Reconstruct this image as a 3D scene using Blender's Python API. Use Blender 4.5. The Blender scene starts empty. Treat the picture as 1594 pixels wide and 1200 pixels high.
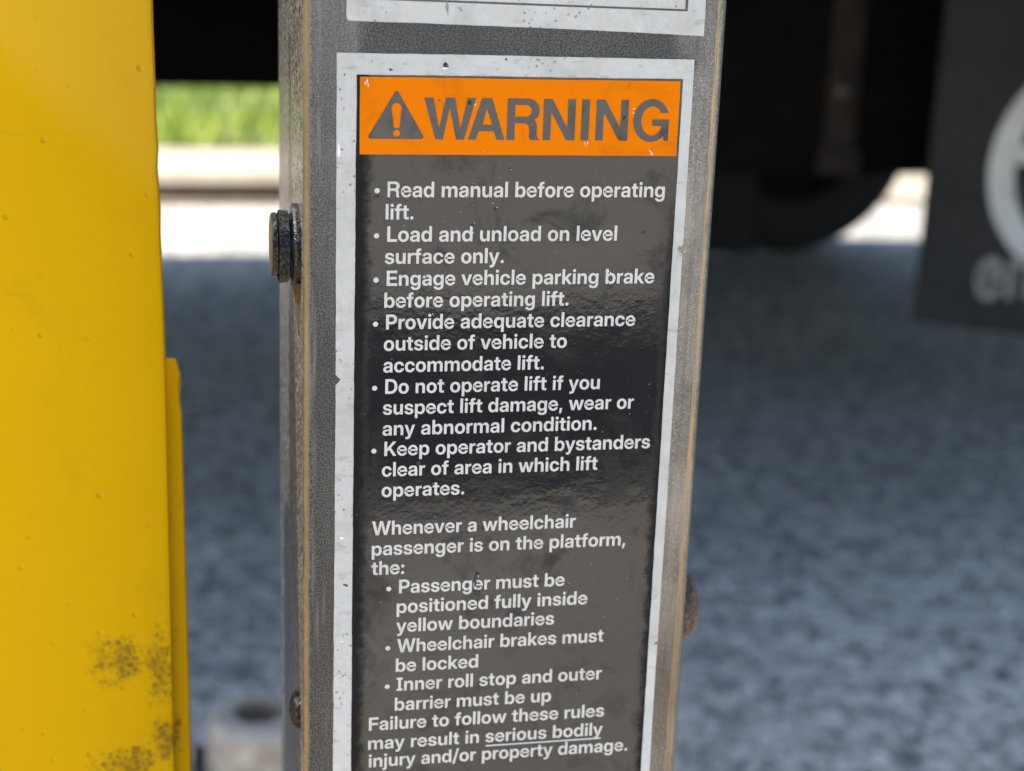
import bpy, bmesh, math, random
from mathutils import Vector, Matrix
from mathutils.geometry import tessellate_polygon

C = bpy.context.scene.collection
SC = bpy.context.scene
R = math.radians

# ------------------------------------------------------------------ camera
cam_d = bpy.data.cameras.new('camera')
cam = bpy.data.objects.new('camera', cam_d)
C.objects.link(cam)
cam_d.sensor_width = 36.0
cam_d.lens = 59.455
cam_d.clip_start = 0.02
cam_d.clip_end = 400
_cols = ((0.9803, -0.0216, 0.1963), (-0.1944, -0.2799, 0.9401), (0.0346, -0.9598, -0.2786))
_m = Matrix(_cols)                       # columns: picture right, picture down, forward
_r, _d, _f = _m.col[0].normalized(), _m.col[1], _m.col[2].normalized()
_u = _r.cross(_f).normalized()
_f = _u.cross(_r).normalized()
cam.matrix_world = Matrix(((_r.x, _u.x, -_f.x, -0.0951), (_r.y, _u.y, -_f.y, -0.46157), (_r.z, _u.z, -_f.z, 0.95), (0, 0, 0, 1)))
cam_d.dof.use_dof = True
cam_d.dof.focus_distance = 0.480
cam_d.dof.aperture_fstop = 10.8
SC.camera = cam

# ------------------------------------------------------------------ sky, sun, exposure
SUN_EL, SUN_AZ = R(52), R(14)            # azimuth measured from -X towards +Y (the far side)
to_sun = Vector((-math.cos(SUN_EL) * math.cos(SUN_AZ), math.cos(SUN_EL) * math.sin(SUN_AZ), math.sin(SUN_EL)))
w = bpy.data.worlds.new('World'); SC.world = w; w.use_nodes = True
nt = w.node_tree
sky = nt.nodes.new('ShaderNodeTexSky'); sky.sky_type = 'NISHITA'; sky.sun_disc = False
sky.sun_elevation = SUN_EL
sky.sun_rotation = math.atan2(to_sun.x, to_sun.y)
sky.air_density = 1.0; sky.dust_density = 0.6
nt.nodes['Background'].inputs['Strength'].default_value = 0.135
nt.links.new(sky.outputs[0], nt.nodes['Background'].inputs['Color'])
sd = bpy.data.lights.new('sun', 'SUN'); sd.energy = 4.6; sd.angle = R(0.53); sd.color = (1, .955, .89)
so = bpy.data.objects.new('sun', sd); C.objects.link(so)
so.rotation_euler = to_sun.to_track_quat('Z', 'Y').to_euler()
so.location = to_sun * 30
SC.view_settings.view_transform = 'Standard'
try: SC.view_settings.look = 'None'
except Exception: pass
SC.view_settings.exposure = 1.36
SC.view_settings.gamma = 1.0
SC.view_settings.use_curve_mapping = False
SC.cycles.max_bounces = 10
SC.cycles.use_denoising = True

# ------------------------------------------------------------------ material helper
class Mat:
    def __init__(s, name):
        s.m = bpy.data.materials.new(name); s.m.use_nodes = True
        s.n = s.m.node_tree.nodes; s.l = s.m.node_tree.links
        s.b = s.n['Principled BSDF']
        s._o = None
    def put(s, sock, v):
        if v is None: return
        if hasattr(v, 'is_output'): s.l.new(v, sock)
        elif isinstance(v, (tuple, list)) and len(v) == 3 and sock.type == 'RGBA': sock.default_value = (*v, 1)
        else: sock.default_value = v
    @property
    def co(s):
        if s._o is None:
            t = s.n.new('ShaderNodeTexCoord'); s._o = t.outputs['Object']
        return s._o
    def scaled(s, sc, rot=None):
        n = s.n.new('ShaderNodeMapping'); s.l.new(s.co, n.inputs[0]); n.inputs['Scale'].default_value = sc
        if rot: n.inputs['Rotation'].default_value = rot
        return n.outputs[0]
    def xyz(s):
        n = s.n.new('ShaderNodeSeparateXYZ'); s.l.new(s.co, n.inputs[0]); return n.outputs
    def noise(s, scale, detail=3, rough=.55, vec=None, dist=0):
        n = s.n.new('ShaderNodeTexNoise'); s.l.new(vec or s.co, n.inputs['Vector'])
        n.inputs['Scale'].default_value = scale; n.inputs['Detail'].default_value = detail
        n.inputs['Roughness'].default_value = rough; n.inputs['Distortion'].default_value = dist
        return n.outputs['Fac']
    def voro(s, scale, vec=None, feat='F1', rnd=1):
        n = s.n.new('ShaderNodeTexVoronoi'); s.l.new(vec or s.co, n.inputs['Vector']); n.feature = feat
        n.inputs['Scale'].default_value = scale; n.inputs['Randomness'].default_value = rnd
        return n.outputs['Distance']
    def math(s, op, a, b=0.0, c=None, clamp=False):
        n = s.n.new('ShaderNodeMath'); n.operation = op; n.use_clamp = clamp
        s.put(n.inputs[0], a); s.put(n.inputs[1], b)
        if c is not None: s.put(n.inputs[2], c)
        return n.outputs[0]
    def ramp(s, v, *stops, ease=False):
        """value map v: (x0,y0),(x1,y1) linear clamp"""
        n = s.n.new('ShaderNodeMapRange'); n.clamp = True
        if ease: n.interpolation_type = 'SMOOTHSTEP'
        s.put(n.inputs['Value'], v)
        (a, p), (b, q) = stops
        for k, x in zip(('From Min', 'From Max', 'To Min', 'To Max'), (a, b, p, q)): n.inputs[k].default_value = x
        return n.outputs['Result']
    def mix(s, f, a, b, mode='MIX'):
        n = s.n.new('ShaderNodeMix'); n.data_type = 'RGBA'; n.blend_type = mode
        s.put(n.inputs['Factor'], f); s.put(n.inputs['A'] if False else n.inputs[6], a); s.put(n.inputs[7], b)
        return n.outputs[2]
    def val(s, v):
        n = s.n.new('ShaderNodeCombineColor'); [s.put(n.inputs[i], v) for i in range(3)]; return n.outputs[0]
    def bump(s, h, strength=.3, dist=.001, normal=None):
        n = s.n.new('ShaderNodeBump'); s.put(n.inputs['Height'], h)
        n.inputs['Strength'].default_value = strength; n.inputs['Distance'].default_value = dist
        if normal is not None: s.l.new(normal, n.inputs['Normal'])
        return n.outputs[0]
    def set(s, color=None, rough=None, metal=None, normal=None, ior=None, spec=None, coat=None, coat_r=None, alpha=None, sheen=None):
        for k, v in (('Base Color', color), ('Roughness', rough), ('Metallic', metal), ('Normal', normal), ('IOR', ior),
                     ('Specular IOR Level', spec), ('Coat Weight', coat), ('Coat Roughness', coat_r), ('Alpha', alpha)):
            s.put(s.b.inputs[k], v)
        return s.m

def plain(name, col, rough=.6, metal=0, nscale=40, namp=.25, bscale=None, bstr=.2, bdist=.001, spec=None):
    m = Mat(name)
    f = m.noise(nscale, 4)
    a = tuple(c * (1 - namp) for c in col); b = tuple(min(1, c * (1 + namp)) for c in col)
    c = m.mix(m.ramp(f, (.3, 0), (.7, 1)), a, b)
    nrm = m.bump(m.noise(bscale or nscale * 3, 3), bstr, bdist)
    return m.set(c, rough, metal, nrm, spec=spec)

# ------------------------------------------------------------------ object helpers
ROOT = {}
def thing(name, label, cat, loc=(0, 0, 0), group=None):
    o = bpy.data.objects.new(name, None); C.objects.link(o); o.location = loc
    o.empty_display_size = .05
    o['label'] = label; o['category'] = cat
    if group: o['group'] = group
    ROOT[o.name] = Vector(loc)
    return o
def obj(name, bm, mats, parent=None, smooth=False, label=None):
    """bm is in world coordinates; becomes local to the thing's base"""
    me = bpy.data.meshes.new(name)
    org = Vector((0, 0, 0)); p = parent
    while p is not None:
        org += p.location; p = p.parent
    if org.length: bmesh.ops.translate(bm, verts=bm.verts, vec=-org)
    bm.normal_update(); bm.to_mesh(me); bm.free()
    if not isinstance(mats, (list, tuple)): mats = [mats]
    for m in mats: me.materials.append(m)
    if smooth:
        for p in me.polygons: p.use_smooth = True
        try: me.set_sharp_from_angle(angle=R(40))
        except Exception: pass
    o = bpy.data.objects.new(name, me); C.objects.link(o)
    if parent is not None: o.parent = parent
    if label: o['label'] = label
    return o
def tag(o, label=None, cat=None, group=None, kind=None):
    for k, v in (('label', label), ('category', cat), ('group', group), ('kind', kind)):
        if v: o[k] = v
    return o
def box(bm, x0, x1, y0, y1, z0, z1, bev=0, seg=2):
    r = bmesh.ops.create_cube(bm, size=1)
    vs = r['verts']
    bmesh.ops.scale(bm, verts=vs, vec=(x1 - x0, y1 - y0, z1 - z0))
    bmesh.ops.translate(bm, verts=vs, vec=((x0 + x1) / 2, (y0 + y1) / 2, (z0 + z1) / 2))
    if bev:
        es = list({e for v in vs for e in v.link_edges})
        bmesh.ops.bevel(bm, geom=es, offset=bev, segments=seg, affect='EDGES', profile=.5)
    return bm
def lathe(bm, prof, origin, axis='X', n=40, hexa=False, wob=0, rnd=None):
    """prof: list of (along, radius)"""
    o = Vector(origin); rings = []
    for a, r in prof:
        ring = []
        if r <= 1e-7:
            p = {'X': (a, 0, 0), 'Y': (0, a, 0), 'Z': (0, 0, a)}[axis]
            ring = [bm.verts.new(o + Vector(p))]
        else:
            for k in range(n):
                t = 2 * math.pi * k / n
                rr = r * (1 + (rnd.uniform(-wob, wob) if rnd else 0))
                c, s = rr * math.cos(t), rr * math.sin(t)
                p = {'X': (a, c, s), 'Y': (c, a, s), 'Z': (c, s, a)}[axis]
                ring.append(bm.verts.new(o + Vector(p)))
        rings.append(ring)
    for A, B in zip(rings, rings[1:]):
        if len(A) == 1 and len(B) == 1: continue
        for k in range(n):
            k2 = (k + 1) % n
            if len(A) == 1: bm.faces.new((A[0], B[k2], B[k]))
            elif len(B) == 1: bm.faces.new((A[k], A[k2], B[0]))
            else: bm.faces.new((A[k], A[k2], B[k2], B[k]))
    bmesh.ops.recalc_face_normals(bm, faces=bm.faces)
    return bm

# flat printed shapes on a plane facing -Y -------------------------------------------------
def area(c): return sum(a[0] * b[1] - b[0] * a[1] for a, b in zip(c, c[1:] + c[:1])) / 2
def inside(p, c):
    x, y = p; r = False
    for (x0, y0), (x1, y1) in zip(c, c[1:] + c[:1]):
        if (y0 > y) != (y1 > y) and x < (x1 - x0) * (y - y0) / (y1 - y0) + x0: r = not r
    return r
def flat(bm, contours, y, mat=0, tf=None, back=None):
    """contours (x,z) -> filled faces at depth y; smaller contours inside a larger one and wound the other way are holes"""
    cs = sorted(contours, key=lambda c: -abs(area(c)))
    groups = []
    for c in cs:
        for g in groups:
            if area(c) * area(g[0]) < 0 and inside(c[0], g[0]):
                g.append(c); break
        else: groups.append([c])
    for k, g in enumerate(groups):
        yy = y - 6e-6 * (k % 3)
        pts = [p for c in g for p in c]
        tri = tessellate_polygon([[Vector((p[0], p[1], 0)) for p in c] for c in g])
        out = []
        for p in pts:
            q = tf(p) if tf else p
            out.append(bm.verts.new((q[0], yy, q[1])))
        for t in tri:
            a, b, c = (out[i] for i in t)
            n = (b.co - a.co).cross(c.co - a.co)
            if n.length < 1e-14: continue
            f = bm.faces.new((a, b, c) if n.y < 0 else (a, c, b))
            f.material_index = mat
        if back is not None:
            i = 0
            for c in g:
                vs = out[i:i + len(c)]; i += len(c)
                bs = [bm.verts.new((v.co.x, back, v.co.z)) for v in vs]
                for j in range(len(vs)):
                    j2 = (j + 1) % len(vs)
                    try:
                        f = bm.faces.new((vs[j], vs[j2], bs[j2], bs[j])); f.material_index = mat
                    except ValueError: pass
    return bm
def blob(x, z, rx, rz, rnd, n=11, jag=.35, rot=0):
    pts = []
    for k in range(n):
        t = 2 * math.pi * k / n; r = 1 - rnd.random() * jag
        a, b = rx * r * math.cos(t), rz * r * math.sin(t)
        pts.append((x + a * math.cos(rot) - b * math.sin(rot), z + a * math.sin(rot) + b * math.cos(rot)))
    return pts
def circ(x, z, r, n=24, rz=None):
    return [(x + r * math.cos(2 * math.pi * k / n), z + (rz or r) * math.sin(2 * math.pi * k / n)) for k in range(n)]
def arc(cx, cz, a, b, t0, t1, n=14):
    return [(cx + a * math.cos(R(t0 + (t1 - t0) * k / n)), cz + b * math.sin(R(t0 + (t1 - t0) * k / n))) for k in range(n + 1)]

# letter outlines, thousandths of an em: character -> (advance, contours)
GL = {' ':[269,[]],
',':[269,[[[42,-151],[79,117],[212,117],[138,-151]]]],
'.':[269,[[[136,-9],[105,-3],[78,15],[61,41],[55,72],[57,93],[65,112],[78,129],[105,147],[136,153],[157,150],[176,142],[193,129],[206,112],[214,93],[216,72],[210,41],[193,15],[176,2],[157,-6]]]],
'/':[360,[[[357,762],[123,-109],[3,-109],[237,762]]]],
':':[269,[[[136,-9],[105,-3],[78,15],[61,41],[55,72],[57,93],[65,112],[78,129],[105,147],[136,153],[157,150],[176,142],[193,129],[206,112],[214,93],[216,72],[210,41],[193,15],[176,2],[157,-6]],[[136,337],[105,343],[78,360],[61,387],[55,418],[57,439],[65,458],[78,475],[105,492],[136,498],[157,496],[176,488],[193,475],[206,458],[214,439],[216,418],[210,387],[193,360],[176,347],[157,339]]]],
'A':[707,[[[5,0],[262,728],[446,728],[702,0],[543,0],[425,363],[382,502],[360,579],[334,668],[374,668],[349,579],[325,502],[282,363],[160,0]],[[165,163],[165,279],[543,279],[543,163]]]],
'D':[700,[[[310,0],[123,0],[123,122],[302,122],[349,125],[391,134],[426,150],[456,172],[480,199],[499,232],[512,271],[520,315],[523,364],[520,413],[512,457],[499,496],[480,529],[456,556],[427,578],[391,593],[351,603],[304,606],[120,606],[120,728],[313,728],[383,723],[446,708],[502,683],[551,650],[592,608],[625,558],[649,500],[663,435],[668,364],[663,293],[649,228],[625,171],[592,120],[551,78],[501,44],[445,20],[381,5]],[[200,728],[200,0],[56,0],[56,728]]]],
'E':[605,[[[56,0],[56,728],[573,728],[573,604],[200,604],[200,428],[545,428],[545,308],[200,308],[200,124],[573,124],[573,0]]]],
'F':[579,[[[56,0],[56,728],[557,728],[557,604],[200,604],[200,419],[532,419],[532,299],[200,299],[200,0]]]],
'G':[735,[[[377,-12],[311,-6],[251,9],[197,35],[149,71],[108,115],[76,167],[51,226],[37,292],[32,363],[37,437],[52,504],[77,563],[110,615],[151,659],[199,694],[253,719],[312,734],[375,739],[435,735],[492,721],[543,699],[589,669],[627,632],[658,588],[681,539],[693,485],[547,485],[538,512],[526,537],[510,559],[490,577],[467,592],[440,603],[411,609],[379,612],[339,608],[303,598],[271,581],[243,558],[220,529],[201,495],[188,456],[180,412],[177,363],[180,315],[188,271],[202,232],[220,198],[244,169],[272,146],[304,129],[340,119],[380,116],[429,121],[472,136],[507,160],[534,192],[551,232],[557,276],[592,274],[395,274],[395,384],[698,384],[698,293],[693,236],[679,183],[656,135],[625,92],[588,56],[543,27],[492,6],[437,-7]]]],
'I':[386,[[[32,0],[32,118],[121,118],[121,610],[32,610],[32,728],[354,728],[354,610],[265,610],[265,118],[354,118],[354,0]]]],
'K':[680,[[[160,157],[160,337],[210,396],[260,455],[310,515],[494,728],[667,728],[360,375],[349,375]],[[56,0],[56,728],[200,728],[200,521],[200,340],[200,271],[200,0]],[[508,0],[285,334],[372,444],[674,0]]]],
'L':[555,[[[56,0],[56,728],[200,728],[200,124],[533,124],[533,0]]]],
'N':[724,[[[56,0],[56,728],[209,728],[449,345],[461,326],[476,300],[511,239],[545,176],[529,140],[528,175],[526,214],[524,296],[524,330],[524,357],[524,728],[668,728],[668,0],[515,0],[297,345],[283,369],[264,399],[243,435],[220,476],[168,567],[193,585],[196,533],[198,484],[199,440],[200,402],[200,370],[200,346],[200,0]]]],
'P':[629,[[[56,0],[56,728],[340,728],[392,724],[439,715],[481,699],[518,677],[548,649],[573,617],[590,579],[601,537],[605,491],[601,444],[590,402],[572,365],[547,332],[516,305],[480,283],[437,266],[390,257],[338,254],[200,254],[200,0]],[[200,375],[332,375],[370,378],[402,389],[428,406],[448,429],[460,458],[464,491],[460,524],[448,552],[428,575],[402,592],[370,603],[332,606],[200,606]]]],
'R':[680,[[[56,0],[56,728],[427,728],[468,724],[507,712],[543,694],[575,668],[601,637],[621,602],[633,564],[637,524],[631,457],[605,400],[545,359],[583,317],[599,247],[600,107],[608,43],[641,18],[641,0],[497,0],[481,50],[479,196],[459,260],[401,295],[344,301],[178,301],[178,0]],[[395,410],[431,418],[462,440],[483,474],[490,513],[483,553],[462,586],[431,609],[395,617],[178,617],[178,410]]]],
'W':[992,[[[201,0],[5,728],[158,728],[247,357],[266,269],[284,181],[300,93],[272,93],[290,181],[308,269],[329,357],[422,728],[570,728],[663,357],[683,269],[702,181],[720,93],[691,93],[708,181],[726,269],[745,357],[833,728],[987,728],[791,0],[630,0],[524,404],[513,450],[502,501],[490,557],[476,619],[515,619],[502,557],[490,501],[479,450],[468,404],[362,0]]]],
'a':[549,[[[210,-9],[161,-4],[118,9],[82,30],[55,60],[42,85],[35,113],[32,146],[36,186],[48,218],[67,245],[93,265],[123,280],[157,292],[234,305],[276,309],[309,314],[333,319],[349,326],[358,337],[361,352],[361,355],[359,374],[351,390],[338,404],[321,414],[299,421],[274,423],[248,421],[225,414],[207,403],[192,390],[183,373],[178,353],[48,353],[53,387],[63,417],[79,445],[101,469],[127,489],[158,505],[193,517],[233,524],[278,526],[327,523],[371,514],[408,499],[440,479],[465,454],[483,424],[494,389],[497,350],[497,0],[363,0],[363,73],[361,73],[346,50],[328,30],[305,14],[279,2],[247,-6]],[[247,89],[280,92],[309,102],[332,118],[348,138],[359,162],[362,189],[362,242],[346,236],[321,229],[290,224],[255,218],[210,206],[191,197],[177,184],[167,168],[164,149],[167,131],[175,117],[187,105],[203,96],[223,90]]]],
'b':[594,[[[342,-11],[310,-8],[279,-1],[251,12],[227,29],[206,52],[188,79],[188,79],[188,0],[52,0],[52,728],[190,728],[190,444],[190,444],[209,469],[230,490],[254,506],[281,517],[311,524],[343,526],[386,523],[424,511],[459,492],[490,467],[516,435],[537,398],[553,356],[562,309],[565,258],[562,207],[553,160],[538,117],[517,80],[491,48],[460,23],[425,4],[385,-7]],[[307,102],[341,107],[370,120],[394,143],[412,174],[423,212],[426,258],[423,304],[412,343],[394,373],[370,396],[341,410],[307,414],[272,409],[242,395],[217,372],[198,341],[187,303],[183,258],[187,214],[198,176],[217,145],[242,121],[272,107]]]],
'c':[552,[[[286,-12],[237,-8],[192,3],[151,22],[115,48],[85,80],[61,117],[43,160],[33,206],[29,257],[33,308],[43,355],[61,398],[85,436],[115,467],[151,493],[192,512],[237,524],[286,527],[334,524],[378,512],[418,495],[452,471],[481,441],[503,407],[518,368],[526,325],[392,325],[388,345],[381,362],[371,377],[359,390],[345,401],[328,409],[309,414],[288,415],[253,410],[223,396],[200,372],[182,341],[172,302],[168,257],[172,213],[182,174],[200,143],[223,120],[253,105],[288,100],[309,102],[328,107],[344,115],[358,125],[370,138],[379,154],[391,191],[526,191],[519,149],[504,110],[482,76],[454,46],[419,22],[379,3],[334,-8]]]],
'd':[594,[[[252,-11],[209,-7],[170,4],[135,23],[104,48],[78,80],[57,117],[41,160],[32,207],[29,258],[32,309],[41,356],[57,398],[78,435],[104,467],[135,492],[170,511],[209,523],[251,526],[284,524],[313,517],[340,506],[365,490],[386,469],[404,444],[405,444],[405,728],[542,728],[542,0],[407,0],[407,79],[406,79],[389,52],[368,29],[343,12],[315,-1],[285,-8]],[[287,102],[322,107],[353,121],[377,145],[396,176],[408,214],[412,258],[408,303],[396,341],[377,372],[353,395],[322,409],[287,414],[253,410],[224,396],[201,373],[183,343],[172,304],[168,258],[172,212],[183,174],[201,143],[224,120],[253,107]]]],
'e':[559,[[[285,-12],[235,-8],[190,4],[150,23],[114,49],[84,81],[61,118],[43,161],[32,207],[29,257],[33,308],[43,354],[61,397],[85,435],[115,467],[150,493],[190,512],[233,523],[280,527],[334,522],[383,508],[426,484],[462,453],[492,414],[514,368],[527,316],[532,260],[532,223],[80,223],[80,313],[465,313],[403,290],[399,328],[388,360],[371,386],[347,405],[317,417],[283,421],[249,417],[219,405],[196,386],[178,360],[167,328],[163,290],[163,230],[167,192],[178,158],[196,131],[221,110],[252,97],[289,93],[316,95],[340,101],[361,112],[378,125],[391,142],[400,161],[526,161],[517,129],[503,99],[483,71],[445,37],[398,10],[344,-6]]]],
'f':[364,[[[345,516],[345,407],[9,407],[9,516]],[[102,0],[102,585],[106,628],[120,664],[143,692],[175,711],[216,724],[266,728],[313,728],[333,728],[345,728],[345,619],[336,619],[323,619],[296,619],[270,616],[252,606],[243,588],[239,562],[239,0]]]],
'g':[594,[[[293,-211],[247,-209],[206,-202],[170,-190],[139,-175],[113,-156],[91,-133],[67,-92],[54,-45],[188,-45],[195,-64],[208,-79],[224,-92],[244,-101],[267,-106],[293,-108],[326,-105],[354,-95],[376,-79],[393,-56],[403,-27],[406,8],[406,86],[405,86],[388,59],[367,37],[343,20],[315,8],[285,1],[252,-1],[209,3],[170,14],[135,32],[104,58],[78,89],[57,125],[41,167],[32,212],[29,261],[32,311],[41,357],[57,399],[78,436],[104,467],[135,493],[170,511],[209,523],[251,526],[284,524],[314,517],[341,505],[366,488],[388,467],[406,441],[406,441],[406,516],[542,516],[542,18],[539,-33],[528,-77],[510,-114],[487,-144],[457,-169],[422,-187],[383,-200],[340,-208]],[[287,110],[322,115],[353,129],[377,152],[396,182],[408,220],[412,263],[408,307],[396,344],[377,374],[353,397],[322,411],[287,416],[253,412],[224,398],[201,376],[183,346],[172,308],[168,263],[172,218],[183,180],[201,150],[224,128],[253,114]]]],
'h':[582,[[[190,288],[190,0],[52,0],[52,728],[190,728],[190,382],[163,382],[182,425],[205,460],[233,489],[266,510],[304,522],[348,526],[383,524],[415,516],[443,503],[469,484],[490,461],[507,434],[519,401],[527,364],[529,323],[529,0],[392,0],[392,298],[389,331],[381,358],[366,379],[347,395],[323,404],[294,407],[266,404],[240,394],[219,378],[203,356],[193,326]]]],
'i':[242,[[[52,0],[52,516],[190,516],[190,0]],[[121,584],[89,589],[64,605],[47,629],[41,659],[47,688],[64,712],[89,728],[120,733],[152,728],[178,712],[195,688],[200,659],[195,629],[178,605],[152,589]]]],
'j':[242,[[[53,516],[190,516],[190,-46],[185,-92],[171,-131],[147,-162],[114,-185],[87,-196],[56,-202],[21,-204],[-34,-204],[-34,-94],[-2,-94],[23,-91],[40,-79],[49,-60],[53,-31]],[[121,584],[90,589],[64,605],[47,629],[41,659],[47,688],[64,712],[90,728],[121,733],[152,728],[178,712],[195,688],[201,659],[195,629],[178,605],[152,589]]]],
'k':[546,[[[177,152],[177,315],[191,315],[378,516],[540,516],[305,258],[274,258]],[[52,0],[52,728],[190,728],[190,0]],[[390,0],[222,227],[313,323],[552,0]]]],
'l':[242,[[[52,0],[52,728],[190,728],[190,0]]]],
'm':[879,[[[52,0],[52,516],[185,516],[185,401],[176,401],[192,439],[214,471],[241,495],[272,513],[305,523],[341,526],[378,523],[413,511],[443,492],[468,467],[486,436],[496,401],[481,401],[494,437],[515,467],[543,492],[576,511],[613,522],[654,526],[701,521],[743,505],[767,488],[788,467],[805,442],[817,413],[825,379],[827,341],[827,0],[690,0],[690,317],[687,347],[678,370],[664,388],[645,401],[624,409],[600,412],[573,409],[550,399],[531,384],[518,364],[509,340],[506,312],[506,0],[373,0],[373,322],[370,347],[362,369],[349,387],[331,401],[309,409],[285,412],[260,409],[237,399],[218,384],[203,363],[193,337],[190,305],[190,0]]]],
'n':[582,[[[190,288],[190,0],[52,0],[52,516],[187,516],[187,382],[163,382],[182,425],[205,460],[233,489],[266,510],[304,522],[348,526],[383,524],[415,516],[443,503],[469,484],[490,461],[507,434],[519,401],[527,364],[529,323],[529,0],[392,0],[392,298],[389,331],[381,358],[366,379],[347,395],[323,404],[294,407],[266,404],[240,394],[219,378],[203,356],[193,326]]]],
'o':[577,[[[289,-12],[239,-8],[194,3],[153,22],[117,47],[86,79],[62,116],[43,159],[33,206],[29,257],[33,309],[43,356],[62,399],[86,436],[117,468],[153,493],[194,512],[239,524],[289,527],[338,524],[384,512],[425,493],[461,468],[491,436],[516,399],[534,356],[545,309],[548,257],[545,206],[534,159],[516,116],[491,79],[461,47],[425,22],[384,3],[338,-8]],[[289,101],[323,106],[352,120],[376,142],[394,174],[406,212],[409,257],[406,303],[394,342],[376,373],[352,396],[323,410],[289,415],[255,410],[225,396],[201,373],[183,342],[172,303],[168,257],[172,212],[183,173],[201,142],[225,120],[255,106]]]],
'p':[594,[[[52,-204],[52,516],[188,516],[188,445],[189,445],[207,470],[228,490],[253,506],[281,517],[311,524],[343,526],[386,523],[424,511],[459,492],[490,467],[516,435],[537,398],[553,356],[562,309],[565,258],[562,207],[553,160],[538,117],[517,80],[491,48],[460,23],[425,4],[385,-7],[342,-11],[310,-8],[280,-1],[253,11],[229,29],[208,50],[191,77],[190,77],[190,-204]],[[307,102],[341,107],[370,120],[394,143],[412,174],[423,212],[426,258],[423,304],[412,343],[394,373],[370,396],[341,410],[307,414],[272,409],[242,395],[217,372],[198,341],[187,303],[183,258],[187,214],[198,176],[217,145],[242,121],[272,107]]]],
'q':[594,[[[542,-204],[405,-204],[405,77],[403,77],[386,50],[366,29],[342,11],[315,-1],[285,-8],[252,-11],[209,-7],[170,4],[135,23],[104,48],[78,80],[57,117],[41,160],[32,207],[29,258],[32,309],[41,356],[57,398],[78,435],[104,467],[135,492],[170,511],[209,523],[251,526],[284,524],[314,517],[341,506],[366,490],[387,470],[405,445],[407,445],[407,516],[542,516]],[[287,102],[322,107],[353,121],[377,145],[396,176],[408,214],[412,258],[408,303],[396,341],[377,372],[353,395],[322,409],[287,414],[253,410],[224,396],[201,373],[183,343],[172,304],[168,258],[172,212],[183,174],[201,143],[224,120],[253,107]]]],
'r':[368,[[[52,0],[52,516],[185,516],[185,428],[186,428],[197,456],[212,479],[231,497],[253,510],[280,517],[312,520],[335,519],[353,518],[353,400],[344,400],[329,401],[293,403],[265,399],[240,389],[219,372],[203,349],[193,319],[190,283],[190,0]]]],
's':[515,[[[263,-12],[200,-7],[146,8],[113,23],[86,43],[63,67],[45,95],[33,126],[28,161],[163,161],[168,140],[178,122],[192,107],[211,96],[233,90],[260,87],[297,91],[325,103],[343,121],[349,144],[345,163],[331,178],[310,190],[281,198],[191,216],[146,228],[108,246],[78,268],[57,296],[44,328],[39,365],[42,396],[51,425],[66,450],[86,472],[111,491],[140,507],[175,518],[213,524],[255,527],[296,524],[335,517],[369,505],[400,489],[425,469],[446,445],[462,418],[472,387],[476,353],[348,353],[345,373],[336,391],[322,406],[304,418],[283,425],[258,427],[224,423],[198,411],[182,393],[176,371],[181,351],[194,336],[214,325],[241,317],[337,297],[384,285],[423,268],[452,247],[472,222],[484,191],[488,156],[485,123],[476,94],[460,67],[438,44],[411,24],[380,8],[344,-3],[305,-10]]]],
't':[363,[[[341,516],[341,407],[9,407],[9,516]],[[98,656],[236,656],[236,156],[238,133],[246,119],[262,111],[286,109],[315,109],[330,109],[341,109],[341,0],[326,0],[305,0],[260,0],[209,4],[168,15],[137,33],[115,59],[102,93],[98,135]]]],
'u':[582,[[[234,-11],[199,-8],[167,0],[138,13],[113,31],[92,54],[75,82],[62,115],[55,152],[52,193],[52,516],[190,516],[190,217],[192,185],[201,158],[215,136],[235,121],[259,112],[287,109],[316,112],[341,121],[362,137],[378,160],[389,190],[392,228],[392,516],[529,516],[529,0],[394,0],[394,133],[418,133],[400,91],[376,56],[349,27],[316,6],[278,-7]]]],
'v':[550,[[[199,0],[7,516],[151,516],[239,257],[267,167],[293,78],[261,78],[286,167],[314,257],[400,516],[543,516],[351,0]]]],
'w':[812,[[[166,0],[7,516],[151,516],[200,331],[227,217],[254,101],[235,101],[263,217],[293,331],[344,516],[468,516],[519,331],[548,217],[576,101],[557,101],[583,217],[610,331],[659,516],[805,516],[646,0],[504,0],[443,208],[426,270],[409,334],[393,398],[419,398],[403,334],[386,270],[369,208],[307,0]]]],
'y':[550,[[[64,-204],[64,-94],[128,-94],[143,-93],[156,-89],[166,-82],[175,-71],[182,-57],[190,-39],[205,2],[7,516],[151,516],[240,257],[269,167],[295,78],[257,78],[283,168],[311,257],[400,516],[543,516],[315,-81],[297,-120],[277,-151],[252,-174],[224,-191],[191,-201],[154,-204],[109,-204]]]]}

def text_contours(s, kx=1.0):
    x = 0; out = []
    for ch in s:
        adv, cs = GL[ch]
        for c in cs: out.append((ch, [(p[0] + x, p[1]) for p in c]))
        x += adv
    return out, x

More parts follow.
